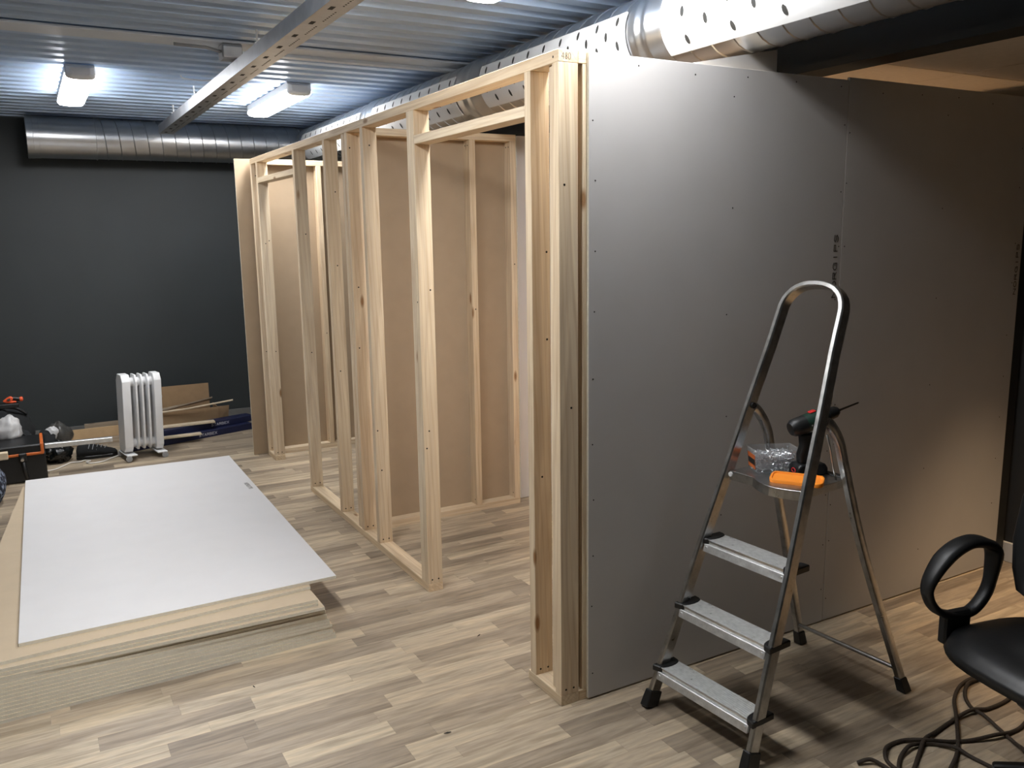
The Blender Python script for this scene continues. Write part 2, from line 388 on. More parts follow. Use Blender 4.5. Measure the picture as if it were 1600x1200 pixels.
# ================================================================== LAMPS
def fitting(xc, y0, y1, label):
    t = thing('fluorescent_lamp', label, 'ceiling lamp', (xc, (y0+y1)/2, 2.50), 'fluorescent fittings on the corrugated ceiling')
    h = .080; zt, zb = 2.612, 2.530
    box('lamp_base', xc-.078, xc+.078, y0+.02, y1-.02, zb+.034, zt, M['lwhite'], t, bevel=.004)
    pr = [(-h, zb+.033), (-h, zb+.02), (-h*.85, zb+.006), (-h*.45, zb), (h*.45, zb), (h*.85, zb+.006), (h, zb+.02), (h, zb+.033)]
    MB().sweep([[(xc+a, yy, b) for a, b in pr] for yy in (y0+.028, y1-.028)]).build('diffuser', M['tube'], t)
    prc = [(-h, zt-.008)]+pr[1:-1]+[(h, zt-.008)]
    for ya, yb in ((y0, y0+.029), (y1, y1-.029)):      # caps taper outwards
        MB().sweep([[(xc+a*k_, yy, zt-.03+(b-zt+.03)*k_) for a, b in prc] for yy, k_ in ((ya, .62), (ya+(yb-ya)*.4, .88), (yb, 1.01))]).build('end_cap', M['lwhite'], t, bevel=.003)
    return t
fitting(-1.11, 3.22, 4.36, 'lit fluorescent fitting at left above the stacked plasterboards and round duct end')
fitting(.15, 3.28, 4.42, 'lit fluorescent fitting right of the perforated metal tray')
fitting(.15, -.46, .83, 'lit fluorescent fitting at the top edge above the timber frame corner')
fitting(-1.11, -.46, .83, 'lit fluorescent fitting out of view above the near floor')
def downlight(x, y, label, power, cone=105):
    t = thing('downlight', label, 'downlight', (x, y, 2.27), 'warm downlights in the tiled ceiling')
    MB().lathe([(.036, .004), (.045, .0), (.048, .006), (.048, .02), (.036, .02)], Matrix.Translation((x, y, 2.27)), 20).build('trim_ring', M['lwhite'], t, 'auto')
    MB().lathe([(.001, .010), (.034, .010), (.034, .018), (.001, .018)], Matrix.Translation((x, y, 2.27)), 20).build('bulb', M['warm'], t, 'auto')
    ld = bpy.data.lights.new('downlight_beam', 'SPOT'); ld.energy = power; ld.color = (1, .70, .42); ld.spot_size = math.radians(cone); ld.spot_blend = 1.0; ld.shadow_soft_size = .04
    lo = bpy.data.objects.new('downlight_beam', ld); COL.objects.link(lo); attach(lo, t, V((x, y, 2.262)))
downlight(2.30, -.86, 'warm recessed downlight in the tiled ceiling above the office chair', WARM_W*8, 64)
downlight(2.30, .75, 'warm recessed downlight in the tiled ceiling inside the cabin', WARM_W*30, 84)
downlight(3.05, .80, 'added unseen warm downlight brightening the tiled ceiling of the bay behind the low black wall', WARM_W*8, 84)  # added unseen lamp, lifts the dark ceiling corner over the bay

# ================================================================== DUCTS
def spiral(name, p0, axis, length, r, mat, parent, pitch=.11, seam=.0035, n=28):
    """tube along axis 0 (X) or 1 (Y) with raised helical lock seams"""
    def P(t, a, rr):
        q = [0, 0, 0]; q[axis] = p0[axis]+t; o_ = 1-axis
        q[o_] = p0[o_]+rr*math.cos(a); q[2] = p0[2]+rr*math.sin(a); return V(q)
    mb = MB(); mb.sweep([[P(t, 2*math.pi*k/n, r) for k in range(n)] for t in (0, length)])
    o = mb.build(name, mat, parent, 'auto')
    hb = MB(); turns = length/pitch; st = int(turns*n); hw = .004
    path = [P(length*i/st, 2*math.pi*i/n, r) for i in range(st+1)]
    rings = []
    for i, p in enumerate(path):
        t = length*i/st; a = 2*math.pi*i/n
        rings.append([P(max(0, t-hw), a, r-.001), P(t, a, r+seam), P(min(length, t+hw), a, r-.001)])
    hb.sweep(rings); hb.build('lock_seam', mat, o, 'auto')
    return o
RD = .1575; DC = (.82, 0, 2.42)
t = thing('supply_duct', 'long galvanised spiral duct with white nozzle plates above the timber frame', 'duct', (.82, 2, 2.26))
ends = [(-4.8, .34), (.52, 1.80), (2.07, 3.40), (3.60, 5.29)]
def dp(y, ang, r):      # ang measured from -X (towards the room) downwards, degrees
    a = math.radians(ang); return V((DC[0]-r*math.cos(a), y, DC[2]-r*math.sin(a)))
for (a, b) in ends:
    spiral('duct_section', (DC[0], a, DC[2]), 1, b-a, RD, M['galv'], t)
    n = 14; A0, A1 = -27, 50
    outer = [[dp(yy, A0+(A1-A0)*k/n, RD+.009) for k in range(n+1)]+[dp(yy, A1-(A1-A0)*k/n, RD+.003) for k in range(n+1)] for yy in (a+.02, b-.02 if b < 5 else 5.05)]
    pl = MB().sweep(outer).build('nozzle_plate', M['dwhite'], t, 'auto')
    yy = a+.07 if a > 0 else -1.3; j = 0; stp = .07 if a > .3 else .115
    while yy < min(b, 5.0)-.05:
        for ang in ((-16, 16) if j % 2 == 0 else (0, 34)):
            vs = []
            for k in range(10):
                th = 2*math.pi*k/10; vs.append(dp(yy+.0095*math.cos(th)*(1 if k not in (0, 5) else 1.0), ang+6.5*math.sin(th), RD+.0105))
            ins = [dp(yy, ang, RD+.0095)]
            MB().add(vs+[dp(yy, ang, RD+.0102)], [(k, (k+1) % 10, 10) for k in range(10)]).build('nozzle', M['hole'], pl)
        yy += stp; j += 1
for y0, y1 in ((.33, .53), (1.79, 2.08), (3.39, 3.61)):
    pr = [(RD+.002, 0), (RD+.006, .012), (RD+.006, (y1-y0)*.3), (RD+.012, (y1-y0)*.36), (RD+.012, (y1-y0)*.44), (RD+.006, (y1-y0)*.5), (RD+.006, (y1-y0)*.62), (RD+.011, (y1-y0)*.68), (RD+.011, (y1-y0)*.76), (RD+.006, (y1-y0)*.82), (RD+.006, y1-y0-.012), (RD+.002, y1-y0)]
    mx = Matrix.Translation((DC[0], y0, DC[2])) @ Matrix.Rotation(-math.pi/2, 4, 'X')
    MB().lathe(pr, mx, 32).build('coupling', M['galv'], t, 'auto')
# back duct along the back wall
YD, ZD, RB = 5.46, 2.435, .160
t = thing('return_duct', 'galvanised round duct with capped end along the dark back wall', 'duct', (-.2, YD, 2.27))
MB().lathe([(RB+.003, 0), (RB+.003, .035), (RB+.001, .037), (RB+.001, .075), (RB-.001, .077), (RB-.001, .47), (RB+.003, .472), (RB+.003, .48), (.01, .48)],
           Matrix.Translation((-1.37, YD, ZD)) @ Matrix.Rotation(math.pi/2, 4, 'Y'), 40).build('plain_section', M['galv'], t, 'auto')
MB().lathe([(.002, .0), (RB-.02, .0), (RB+.004, -.004), (RB+.004, .012), (.002, .012)], Matrix.Translation((-1.375, YD, ZD)) @ Matrix.Rotation(math.pi/2, 4, 'Y'), 40).build('end_cap', M['galv'], t, 'auto')
spiral('spiral_section', (-.89, YD, ZD), 0, 2.22, RB-.003, M['galv'], t, .105, .006, 32)
# perforated tray along the room and flat strip across
t = thing('cable_tray', 'perforated pale metal cable tray hanging below the corrugated ceiling', 'cable tray', (-.42, 1, 2.45))
mb = MB(); mb.box(-.472, -.372, -3.5, 5.02, 2.45, 2.453); mb.build('tray_base', M['tray'], t)
box('tray_side', -.474, -.471, -3.5, 5.02, 2.45, 2.515, M['tray'], t); box('tray_side', -.373, -.370, -3.5, 5.02, 2.45, 2.48, M['tray'], t)
yy = -.4; j = 0
while yy < 4.95:
    box('slot', -.448, -.430, yy, yy+.045, 2.4492, 2.4500, M['hole'], t); yy += .24; j += 1
mb = MB(); yy = -.4
while yy < 4.95:
    if ((yy+.4) % .24) > .06: mb.box(-.410, -.404, yy, yy+.008, 2.4492, 2.45)
    yy += .024
mb.build('perforation', M['hole'], t)['kind'] = 'stuff'
for yy in (4.60, 3.72, 2.0, .4):
    mb = MB(); mb.tube([(-.42, yy, 2.45), (-.42, yy, 2.615)], .005, 8); mb.box(-.435, -.405, yy-.012, yy+.012, 2.53, 2.556); mb.build('hanger', M['lwhite'], t)
t = thing('ceiling_strip', 'flat pale metal strip running across the corrugated ceiling', 'metal strip', (-.7, 2.36, 2.58))
box('strip_plate', XL+.01, .95, 2.255, 2.435, 2.598, 2.611, M['strip'], t, bevel=.003)
box('strip_lip', -.36, .95, 2.40, 2.455, 2.582, 2.5985, M['strip'], t, bevel=.002)
t = thing('junction_box', 'small grey junction box on the flat strip beside the tray', 'junction box', (-.47, 2.30, 2.52))
box('box_body', -.53, -.43, 2.26, 2.36, 2.525, 2.598, M['lgrey'], t, bevel=.006)
box('box_lid', -.525, -.435, 2.252, 2.262, 2.53, 2.582, M['lwhite'], t, bevel=.003)
MB().tube([(-.53, 2.30, 2.56), (-.60, 2.30, 2.575), (-.75, 2.30, 2.578)], .008, 8).build('cable_gland', M['lgrey'], t, True)
tag(MB().tube(catmull([(-.56, 3.34, 2.61), (-.54, 3.34, 2.595), (-.46, 3.34, 2.59), (-.38, 3.34, 2.595), (-.36, 3.34, 2.61)]), .004, 6).build('cable_clip', M['lwhite'], None, True), 'thin white wire clip on the ceiling left of the tray', 'clip')

# ================================================================== STUD WALLS
TW, TD, HF = .038, .073, 2.20        # timber width, depth, frame height
def screws(name, pts, parent, r_=.0040):
    """pts: list of (point, normal)"""
    mb = MB()
    for p, nrm in pts:
        nrm = V(nrm); q = nrm.to_track_quat('Z', 'Y').to_matrix().to_4x4(); mx = Matrix.Translation(p) @ q
        mb.lathe([(r_, -.001), (r_, .0004), (r_*.4, .0008)], mx, 8)
    o = mb.build(name, M['screw'], parent); o['kind'] = 'stuff'; return o
fr = thing('stud_wall', 'long pale timber stud frame with two open doorways and no boards', 'stud wall', (.04, 2.06, 0))
box('top_plate', 0, TD, 0, 4.135, HF-TW, HF, WY, fr, .0015)
for a, b in ((0, .225), (1.137, 3.022), (3.92, 4.135)):
    box('bottom_plate', 0, TD, a, b, 0, TW, WY, fr, .0015)
studs = [(.0, 0), (.171, 0), (1.137, 0), (1.176, .0), (1.765, 0), (2.0, 0), (2.062, .004), (2.372, 0), (2.982, 0), (3.925, 0), (4.095, 0)]
sc_ = []
for y0, dx in studs:
    box('stud', dx, dx+TD, y0, y0+TW, TW, HF-TW, WZ, fr, .0015)
    sc_ += [((dx+.020, y0, TW+.02), (0, -1, 0)), ((dx+.052, y0, TW+.02), (0, -1, 0))]
    for _ in range(random.choice([2, 3, 3])): sc_.append(((dx+random.uniform(.012, .06), y0, random.uniform(.4, 2.1)), (0, -1, 0)))
box('stud', .014, .014+TD, .0385, .0385+TW, TW, HF-TW, WZ, fr, .0015)
box('header', 0, TD, .209, 1.137, 2.022, 2.022+.036, WY, fr, .0015)
box('header', 0, TD, 3.02, 3.925, 2.020, 2.020+.036, WY, fr, .0015)
sc_ += [((-.0, .03, HF-.02), (-1, 0, 0)), ((0, 1.156, 1.35), (-1, 0, 0))]
screws('screw_head', sc_, fr)
lettering('pencil_mark', '480', (.012, -.0002, HF-.029), (1, 0, 0), (0, 0, 1), .019, .0125, .0014, M['pen'], fr)

# side wall: frame clad with grey plasterboard
sw = thing('partition_wall', 'grey plasterboard partition wall beside the stepladder', 'partition wall', (1.3, .03, 0))
box('top_plate', TD+.0005, 2.53, 0, TD, HF-TW, HF, WX, sw, .0015); box('bottom_plate', TD+.0005, 2.53, 0, TD, 0, TW, WX, sw, .0015)
for x0 in (.090, .70, 1.285, 1.90, 2.46): box('stud', x0, x0+TW, 0, TD, TW, HF-TW, WZ, sw, .0015)
def gface(front, axis, sign):
    """material picker: face paper, back paper, raw edge"""
    def fm(p, c):
        nrm = p.normal
        if nrm[axis]*sign > .9: return 0
        if nrm[axis]*sign < -.9: return 1
        return 2
    return dict(mats=[front, M['gback'], M['gedge']], fm=fm)
X0 = .105
for (a, b, zt) in ((X0, X0+1.1985, 2.197), (X0+1.2005, 2.531, 2.208)):
    box('plasterboard', a, b, -.0135, -.0008, .006, zt, None, sw, bevel=.0012, **gface(M['gpanel'], 1, -1))
pts = []
for x0 in (.125, 1.288, 1.318, 2.47):
    z = .12
    while z < 2.18: pts.append(((x0+random.uniform(-.006, .006), -.0137, z+random.uniform(-.03, .03)), (0, -1, 0))); z += .21
for x0 in (.72, 1.92):
    z = .2
    while z < 2.18: pts.append(((x0+random.uniform(-.01, .01), -.0137, z), (0, -1, 0))); z += .38
for x0 in [.3+.24*i for i in range(9)]: pts.append(((x0, -.0137, 2.165+random.uniform(-.01, .01)), (0, -1, 0)))
screws('screw_head', pts, sw, .0027)
lettering('board_stamp', 'NORGIPS', (1.283, -.0140, 1.375), (0, 0, 1), (-1, 0, 0), .020, .036, .0035, M['ink'], sw)
lettering('board_stamp', 'NORGIPS', (2.508, -.0140, 1.33), (0, 0, 1), (-1, 0, 0), .018, .034, .0032, M['ink'], sw)
tag(MB().prism([(.56, .012, HF+.0005), (.945, .012, HF+.0005), (.945, .012, HF+.080), (.56, .012, HF+.006)], (0, .0125, 0)).build('plasterboard_offcut', M['gpanel']), 'wedge shaped grey plasterboard offcut standing on top of the partition under the duct', 'offcut')

box('end_filler', 2.5315, 2.607, -.006, .06, .0, 2.2, M['rwall'], sw, .001)  # added dark strip, closes the gap where cabin light leaked through
# cross walls inside
def cross(yf, x1s, studs_x, boards, label):
    t = thing('cross_wall', label, 'stud wall', (.6, yf, 0))
    a, b = TD+.001, x1s
    box('top_plate', a, b, yf, yf+TD, HF-TW, HF, WX, t, .0015); box('bottom_plate', a, b, yf, yf+TD, 0, TW, WX, t, .0015)
    p = []
    for x in studs_x:
        box('stud', x, x+TW, yf, yf+TD, TW, HF-TW, WZ, t, .0015)
        p += [((x-.0002, yf+.02, HF-TW-.03), (-1, 0, 0)), ((x-.0002, yf+.05, HF-TW-.03), (-1, 0, 0)), ((x-.0002, yf+.02, TW+.03), (-1, 0, 0)), ((x+.02, yf-.0002, .9+random.random()*.6), (0, -1, 0))]
    for xa, xb, face in boards:
        if face == 'back': box('plasterboard', xa, xb, yf+TD+.001, yf+TD+.0135, .004, HF+.004, None, t, bevel=.001, **gface(M['gwhite'], 1, 1))
        else: box('plasterboard', xa, xb, yf+TD+.001, yf+TD+.0135, .004, HF+.004, None, t, bevel=.001, **gface(M['gwhite'], 1, -1))
    screws('screw_head', p, t)
    return t
cross(2.072, 1.037, (.078, .735, .998), ((.08, 1.065, 'back'), (1.085, 2.28, 'front')), 'timber cross wall with brown board backs seen through the near doorway')
cross(4.10, 1.9, (.078, .476, .98, 1.5), ((-.10, 1.098, 'back'), (1.10, 2.29, 'back')), 'end cross wall with brown board projecting beyond the far doorway')

# ================================================================== PLASTERBOARD STACK
def board(name, corners, z0, th, mats, fm, label, tilt=0):
    """corners: front-left, front-right, back-right, back-left (x, y)"""
    p = [V((x, y, z0)) for x, y in corners]; q = [v+V((0, 0, th)) for v in p]
    o = MB().hexa([p[0], p[1], p[3], p[2], q[0], q[1], q[3], q[2]]).build(name, None, None, bevel=0, mats=mats, fm=fm)
    return tag(o, label, 'plasterboard', 'plasterboards stacked on the floor')
def zf(up_, dn):
    def fm(p, c): return up_ if p.normal.z > .9 else dn if p.normal.z < -.9 else 2
    return fm
GM = [M['gwhite'], plain('gypsum_lit_back_paper', srgb(190, 172, 146), .85, 0, .03, 12), plain('gypsum_lit_edge', srgb(226, 221, 205), .9, 0, .05, 60, .1)]  # same back paper and edge, stack's brighter light put into the colour
ordn = ['', 'second', 'third', 'fourth', 'fifth', 'sixth', 'seventh', 'eighth', 'ninth', 'tenth', 'eleventh', 'twelfth', 'thirteenth', 'fourteenth', 'fifteenth', 'sixteenth']
TH = .0125; z = 0
lay = []
rr = random.Random(3)
for i in range(11):      # lower block, bottom first
    lay.append((-.515-.004*i+rr.uniform(-.004, .004), .922+.0012*i+rr.uniform(-.004, .004), -.3+rr.uniform(-.12, .12)))
lay += [(-.560, .912, -.35), (-.580, .936, -.2), (-.578, .944, 0), (-.574, 1.02, 1.6)]
for i, (xr, yf, rotd) in enumerate(lay):
    n = len(lay)-i; a = math.radians(rotd); pos = V((xr, yf, 0))
    ex = V((math.cos(a), math.sin(a), 0)); ey = V((-math.sin(a), math.cos(a), 0)); Lb = 2.40 if i < 12 else 2.38
    cs = [pos-ex*1.2, pos, pos+ey*Lb, pos-ex*1.2+ey*Lb]
    k_ = i/14
    cs[0] = V((-1.80-.02*k_+rr.uniform(-.004, .004), .900+.06*k_, 0)); cs[3] = V((-1.672+.012*k_+rr.uniform(-.004, .004), 2.93+.14*k_, 0)); cs[2].y = 3.05+.1*k_
    if i == len(lay)-1: cs = [V((-1.86, .975, 0)), V((-.573, 1.062, 0)), V((-.463, 3.38, 0)), V((-1.627, 3.43, 0))]
    board('plasterboard', [(c.x, c.y) for c in cs], z, TH-.00025, GM, zf(1, 0), ('brown plasterboard directly under the white top board of the floor stack' if n == 1 else 'plasterboard in the floor stack, %s from the top' % ordn[n]) if n < 15 else 'bottom plasterboard of the floor stack, lying on the laminate')
    z += TH
o = board('plasterboard', [(-1.645, 1.082), (-.452, 1.087), (-.418, 3.465), (-1.612, 3.527)], z, TH, GM, zf(0, 1), 'white plasterboard lying face up on top of the floor stack')
lettering('board_stamp', 'NORGIPS', (-.478, 2.74, z+TH), (.0145, -.9999, 0), (.9999, .0145, 0), .020, .020, .0045, M['inkl'], o)

# ================================================================== STEPLADDER
LO = V((.274, -.379, 0)); LWd = V((-.066, .998, 0)).normalized(); LU = V((LWd.y, -LWd.x, 0))
def lad(u, w_, z): return LO+LU*u+LWd*w_+V((0, 0, z))
ld = thing('stepladder', 'worn aluminium stepladder with hoop handle and small platform', 'stepladder', lad(.4, 0, 0))
TX, TZ = .3417, .9398              # rail direction in (u, z)
def rp(s, w_, dn=0): return lad(.005+TX*s+TZ*dn, w_, TZ*s-TX*dn)      # dn: towards the back of the ladder
path = [(0.035, .222), (.3, .203), (.6, .186), (.9, .162), (1.15, .143), (1.33, .127), (1.44, .121)]
arc = []
for k in range(1, 16):
    th = math.pi*k/16; cw = max(-1, min(1, math.cos(th))); sg = 1 if cw >= 0 else -1
    arc.append((1.44+.112*math.sin(th)**.8, .121*sg*abs(cw)**.85))
full = path+arc+[(s, -w_) for s, w_ in reversed(path)]
rings = []
for i, (s, w_) in enumerate(full):
    a = full[max(0, i-1)]; b = full[min(len(full)-1, i+1)]; t_ = V((b[0]-a[0], b[1]-a[1])).normalized(); nn = V((-t_.y, t_.x))
    ring = []
    for e, d in ((-.010, -.018), (-.006, -.023), (.006, -.023), (.010, -.018), (.010, .018), (.006, .023), (-.006, .023), (-.010, .018)):
        ring.append(rp(s+nn.x*e, w_+nn.y*e, d))
    rings.append(ring)
MB().sweep(rings).build('hoop_rail', M['alu'], ld, 'auto')
def legpath(sgn):
    pts = catmull([(.405, .147, 1.035), (.435, .150, 1.012), (.478, .150, .952), (.51, .152, .86), (.617, .169, .546), (.812, .222, .03)], 6)
    return [V((p[0], p[1]*sgn, p[2])) for p in pts]
for sgn in (1, -1):
    P = legpath(sgn); rings = []
    for i, p in enumerate(P):
        t_ = (P[min(len(P)-1, i+1)]-P[max(0, i-1)]).normalized(); e2 = V((0, 1, 0)); e1 = e2.cross(t_).normalized()
        rings.append([lad(*(p+e1*a+e2*b)) for a, b in ((-.015, -.009), (-.011, -.012), (.011, -.012), (.015, -.009), (.015, .009), (.011, .012), (-.011, .012), (-.015, .009))])
    lg = MB().sweep(rings).build('rear_leg', M['alu'], ld, 'auto')
    q = P[-1]; q2 = P[-4]
    d_ = (q2-q).normalized()
    MB().sweep([[lad(*(q+d_*h+V((a, b, 0))*s)) for a, b in ((-.02, -.017), (.02, -.017), (.02, .017), (-.02, .017))] for h, s in ((-.03, 1.05), (.0, 1), (.035, .92))]).build('rubber_foot', M['black'], lg, bevel=.003)
    # front feet
    f0 = [[rp(s, sgn*(.2245-.07*s)+b*.5*k_, a) for a, b in ((-.028, -.034), (.028, -.034), (.028, .034), (-.028, .034))] for s, k_ in ((.0, 1.05), (.03, 1), (.062, .85))]
    MB().sweep(f0).build('rubber_foot', M['black'], ld, bevel=.003)
    # pivot plate and strap between rail and rear leg
    MB().tube([lad(.385, sgn*.128, 1.045), lad(.385, sgn*.152, 1.045)], .011, 12).build('pivot_bolt', M['black'], ld, 'auto')
    st_ = [lad(.43, sgn*.136, .985), lad(.452, sgn*.136, .93), lad(.470, sgn*.136, .87), lad(.487, sgn*.137, .825)]
    MB().tube(st_, .0035, 6).build('stay_wire', M['alu'], ld, True)
for i, zt in enumerate((.152, .366, .588)):
    s = zt/TZ; wd = .2235-.066*s; u0 = .029+.0865*i-.0; u1 = u0+.086
    u0 = [.029, .113, .21][i]; u1 = u0+.085
    st = MB(); st.prism([lad(u0, wd-.012, zt), lad(u1, wd-.012, zt), lad(u1, wd-.012, zt-.006), lad(u0+.006, wd-.012, zt-.006)], LWd*(-2*(wd-.012)))
    stp = st.build('step', M['tread'], ld, bevel=.001)
    fl = MB(); fl.prism([lad(u0+.004, wd-.012, zt-.004), lad(u0+.010, wd-.012, zt-.005), lad(u0+.010, wd-.012, zt-.016), lad(u0+.004, wd-.012, zt-.016)], LWd*(-2*(wd-.012)))
    fl.build('step_groove', M['alu'], stp)
    fl = MB(); fl.prism([lad(u0-.004, wd-.010, zt-.016), lad(u0+.008, wd-.010, zt-.016), lad(u0-.002, wd-.010, zt-.042), lad(u0-.012, wd-.010, zt-.042)], LWd*(-2*(wd-.010)))
    fl.build('step_apron', M['alut'], stp, bevel=.0015)
    for sg in (1, -1):
        mb = MB(); r_ = []
        for k in range(9):
            th = math.pi*k/8; r_.append(lad((u0+u1)/2-math.cos(th)*.047, sg*(wd-.012-.022*math.sin(th)), zt+.003))
        r_ += [lad(u1+.006, sg*(wd+.010), zt+.003), lad(u0-.010, sg*(wd+.012), zt+.003)]
        mb.prism(r_, (0, 0, -.022)); mb.build('end_cap', M['black'], stp, bevel=.003)
        MB().tube([lad(u0-.010, sg*(wd-.022), zt-.026), lad(u0-.002, sg*(wd-.022), zt-.026)], .004, 8).build('rivet', M['alut'], stp, 'auto')
# platform: a pressed tray with rounded front lip
zp = .823; pf = []
for k in range(13):
    wv_ = .152-.304*k/12; pf.append((.300-.040*max(0, math.sin(math.pi*(k-4)/8) if k > 4 else 0), wv_))
ol = [lad(u, w_, zp-.006) for u, w_ in pf]+[lad(.53, -.145, zp-.006), lad(.53, .145, zp-.006)]
plat = MB().prism(ol, (0, 0, .006)).build('platform', M['alu'], ld, bevel=.001)
mb = MB()
for (u, w_), (u2, w2) in zip(pf, pf[1:]):
    mb.hexa([lad(u, w_, zp-.032), lad(u2, w2, zp-.032), lad(u+.004, w_, zp-.032), lad(u2+.004, w2, zp-.032), lad(u, w_, zp-.002), lad(u2, w2, zp-.002), lad(u+.004, w_, zp-.002), lad(u2+.004, w2, zp-.002)])
mb.build('platform_lip', M['alu'], plat)
for sg in (1, -1): MB().prism([lad(.31, sg*.15, zp-.028), lad(.52, sg*.144, zp-.028), lad(.52, sg*.144, zp-.003), lad(.31, sg*.15, zp-.003)], LWd*(-.004*sg)).build('platform_side', M['alu'], plat)
MB().tube([lad(.292, .138, zp-.008), lad(.286, .138, zp-.008)], .008, 10).build('white_cap', M['lwhite'], plat, 'auto')
MB().prism([lad(.525, -.142, zp-.02), lad(.555, -.14, zp-.02), lad(.555, -.14, zp+.004), lad(.525, -.142, zp+.004)], LWd*.284).build('rear_support', M['black'], plat, bevel=.003)
MB().tube([lad(.781, .207, .098), lad(.781, -.207, .098)], .008, 10).build('rear_bar', M['alu'], ld, 'auto')

# --- tub of screws
tb = thing('screw_tub', 'clear plastic tub of zinc screws with orange label on the ladder platform', 'tub', lad(.43, .08, zp))
B0, B1, = V((.338, .066, 0)), V((.386, .150, 0))          # label side (front-left edge) on the platform, in (u, w)
ex = (B1-B0).normalized(); ey = V((ex.y, -ex.x, 0)).normalized()   # ey runs along the long side
if ey.x < 0: ey = -ey
Wt, Lt, Ht = .088, .142, .074
def tbp(a, b, h): q = B0+ex*a+ey*b; return lad(q.x, q.y, zp+.001+h)
def rect(m_, h): return [tbp(-m_, -m_, h), tbp(Wt+m_, -m_, h), tbp(Wt+m_, Lt+m_, h), tbp(-m_, Lt+m_, h)]
mb = MB(); mb.sweep([rect(0, 0), rect(.006, Ht), rect(.010, Ht), rect(.010, Ht+.006), rect(.0045, Ht+.006), rect(-.0015, .002)])
mb.build('tub_body', M['clear'], tb, bevel=.0015)
lb = MB().add([tbp(.010, -.0012-.001, .012), tbp(Wt-.010, -.0012-.001, .012), tbp(Wt-.008, -.0062, .062), tbp(.008, -.0062, .062)], [(0, 1, 2, 3)])
o = lb.build('label', M['dorange'], tb); sm = o.modifiers.new('thick', 'SOLIDIFY'); sm.thickness = .0006
lb = MB().add([tbp(.010, -.0046, .026), tbp(Wt-.014, -.0046, .026), tbp(Wt-.014, -.0062, .046), tbp(.010, -.0062, .046)], [(0, 1, 2, 3)])
q_ = lb.build('label_panel', M['black'], o); sm = q_.modifiers.new('thick', 'SOLIDIFY'); sm.thickness = .0006
mb = MB(); R_ = random.Random(5)
for i in range(900):
    h = R_.uniform(.006, .062)*(1 if i % 5 else 1.08); a = R_.uniform(.010, Wt-.010); b = R_.uniform(.010, Lt-.010)
    c_ = tbp(a, b, h); d_ = V((R_.gauss(0, 1), R_.gauss(0, 1), R_.gauss(0, .55))).normalized()*.0125
    mb.tube([c_-d_, c_+d_*.8, c_+d_*.82, c_+d_], [.0007, .0014, .0034, .0034], 5)
mb.build('screws', M['zinc'], tb)['kind'] = 'stuff'

# --- orange lid leaning on the platform edge
lid = thing('tub_lid', 'flat orange plastic lid on the ladder platform front edge', 'lid', lad(.40, -.09, zp))
P0, P1 = V((.352, .012, 0)), V((.468, -.192, 0)); ex = (P1-P0).normalized(); ey = V((-ex.y, ex.x, 0))
if ey.x > 0: ey = -ey       # towards the climber
def lp(a, b, h): q = P0+ex*a+ey*b; return lad(q.x, q.y, zp+.011+h-.20*b)
def rrect(m_, h, Lx=.168, Wy=.066, r=.02, n=5):
    out = []
    for cx_, cy_, a0 in ((Lx-r, Wy-r, 0), (r, Wy-r, 90), (r, r, 180), (Lx-r, r, 270)):
        for k in range(n+1):
            a = math.radians(a0+90*k/n); out.append(lp(cx_+(r+m_)*math.cos(a), cy_+(r+m_)*math.sin(a), h))
    return out
MB().sweep([rrect(0, 0), rrect(.001, .010), rrect(-.001, .013), rrect(-.006, .013), rrect(-.008, .008)]).build('lid_rim', M['orange'], lid, 'auto')
MB().sweep([rrect(-.0085, .0045), rrect(-.0085, .0085)]).build('lid_panel', M['orange'], lid, 'auto')

# --- cordless drill
dr = thing('cordless_drill', 'black and dark green cordless drill standing on its battery on the ladder platform', 'drill', lad(.49, -.01, zp))
dz = zp+.001
DB = V((.476, -.029, 0)); dx_ = V((.94, -.34, 0)).normalized(); dy_ = V((-dx_.y, dx_.x, 0))
def dpt(a, b, h): q = DB+dx_*a+dy_*b; return lad(q.x, q.y, dz+h)
def slab(prof, wid, name, mat, bev=.006, parent=dr):
    """prof: side outline (a, h) extruded across width"""
    return MB().prism([dpt(a, -wid/2, h) for a, h in prof], dpt(0, wid/2, 0)-dpt(0, -wid/2, 0)).build(name, mat, parent, 'auto', bevel=bev, seg=3)
bt = slab([(-.052, 0), (.062, 0), (.062, .024), (.050, .040), (-.040, .040), (-.052, .028)], .066, 'battery', M['black'], .007)
slab([(-.033, .034), (.030, .034), (.027, .075), (.024, .115), (.038, .142), (-.032, .142), (-.027, .10), (-.036, .07)], .036, 'grip', M['black'], .010)
mx = Matrix.Translation(dpt(-.068, 0, .158)) @ (dpt(1, 0, .30)-dpt(0, 0, 0)).normalized().to_track_quat('Z', 'Y').to_matrix().to_4x4()
MB().lathe([(.006, -.004), (.022, .0), (.029, .010), (.031, .03), (.031, .055)], mx, 24).build('motor_cap', M['black'], dr, 'auto')
gb = MB().lathe([(.0305, .052), (.0312, .058), (.0305, .112), (.026, .125)], mx, 24).build('gear_housing', M['green'], dr, 'auto')
MB().lathe([(.027, .122), (.027, .140), (.022, .146), (.020, .172), (.012, .185), (.006, .188)], mx, 20).build('chuck', M['black'], dr, 'auto')
MB().lathe([(.0045, .186), (.0035, .20), (.0030, .262), (.0006, .268)], mx, 10).build('drill_bit', M['screw'], dr, 'auto')
rd = MB()
for k in range(4):
    a0 = .075+.0065*k; w0 = [.004, .009, .009, .005][k]
    rd.box(-.0335, -.0300, -w0, w0, a0, a0+.0065, mx @ Matrix.Rotation(math.radians(-90), 4, 'Z') if 0 else mx)
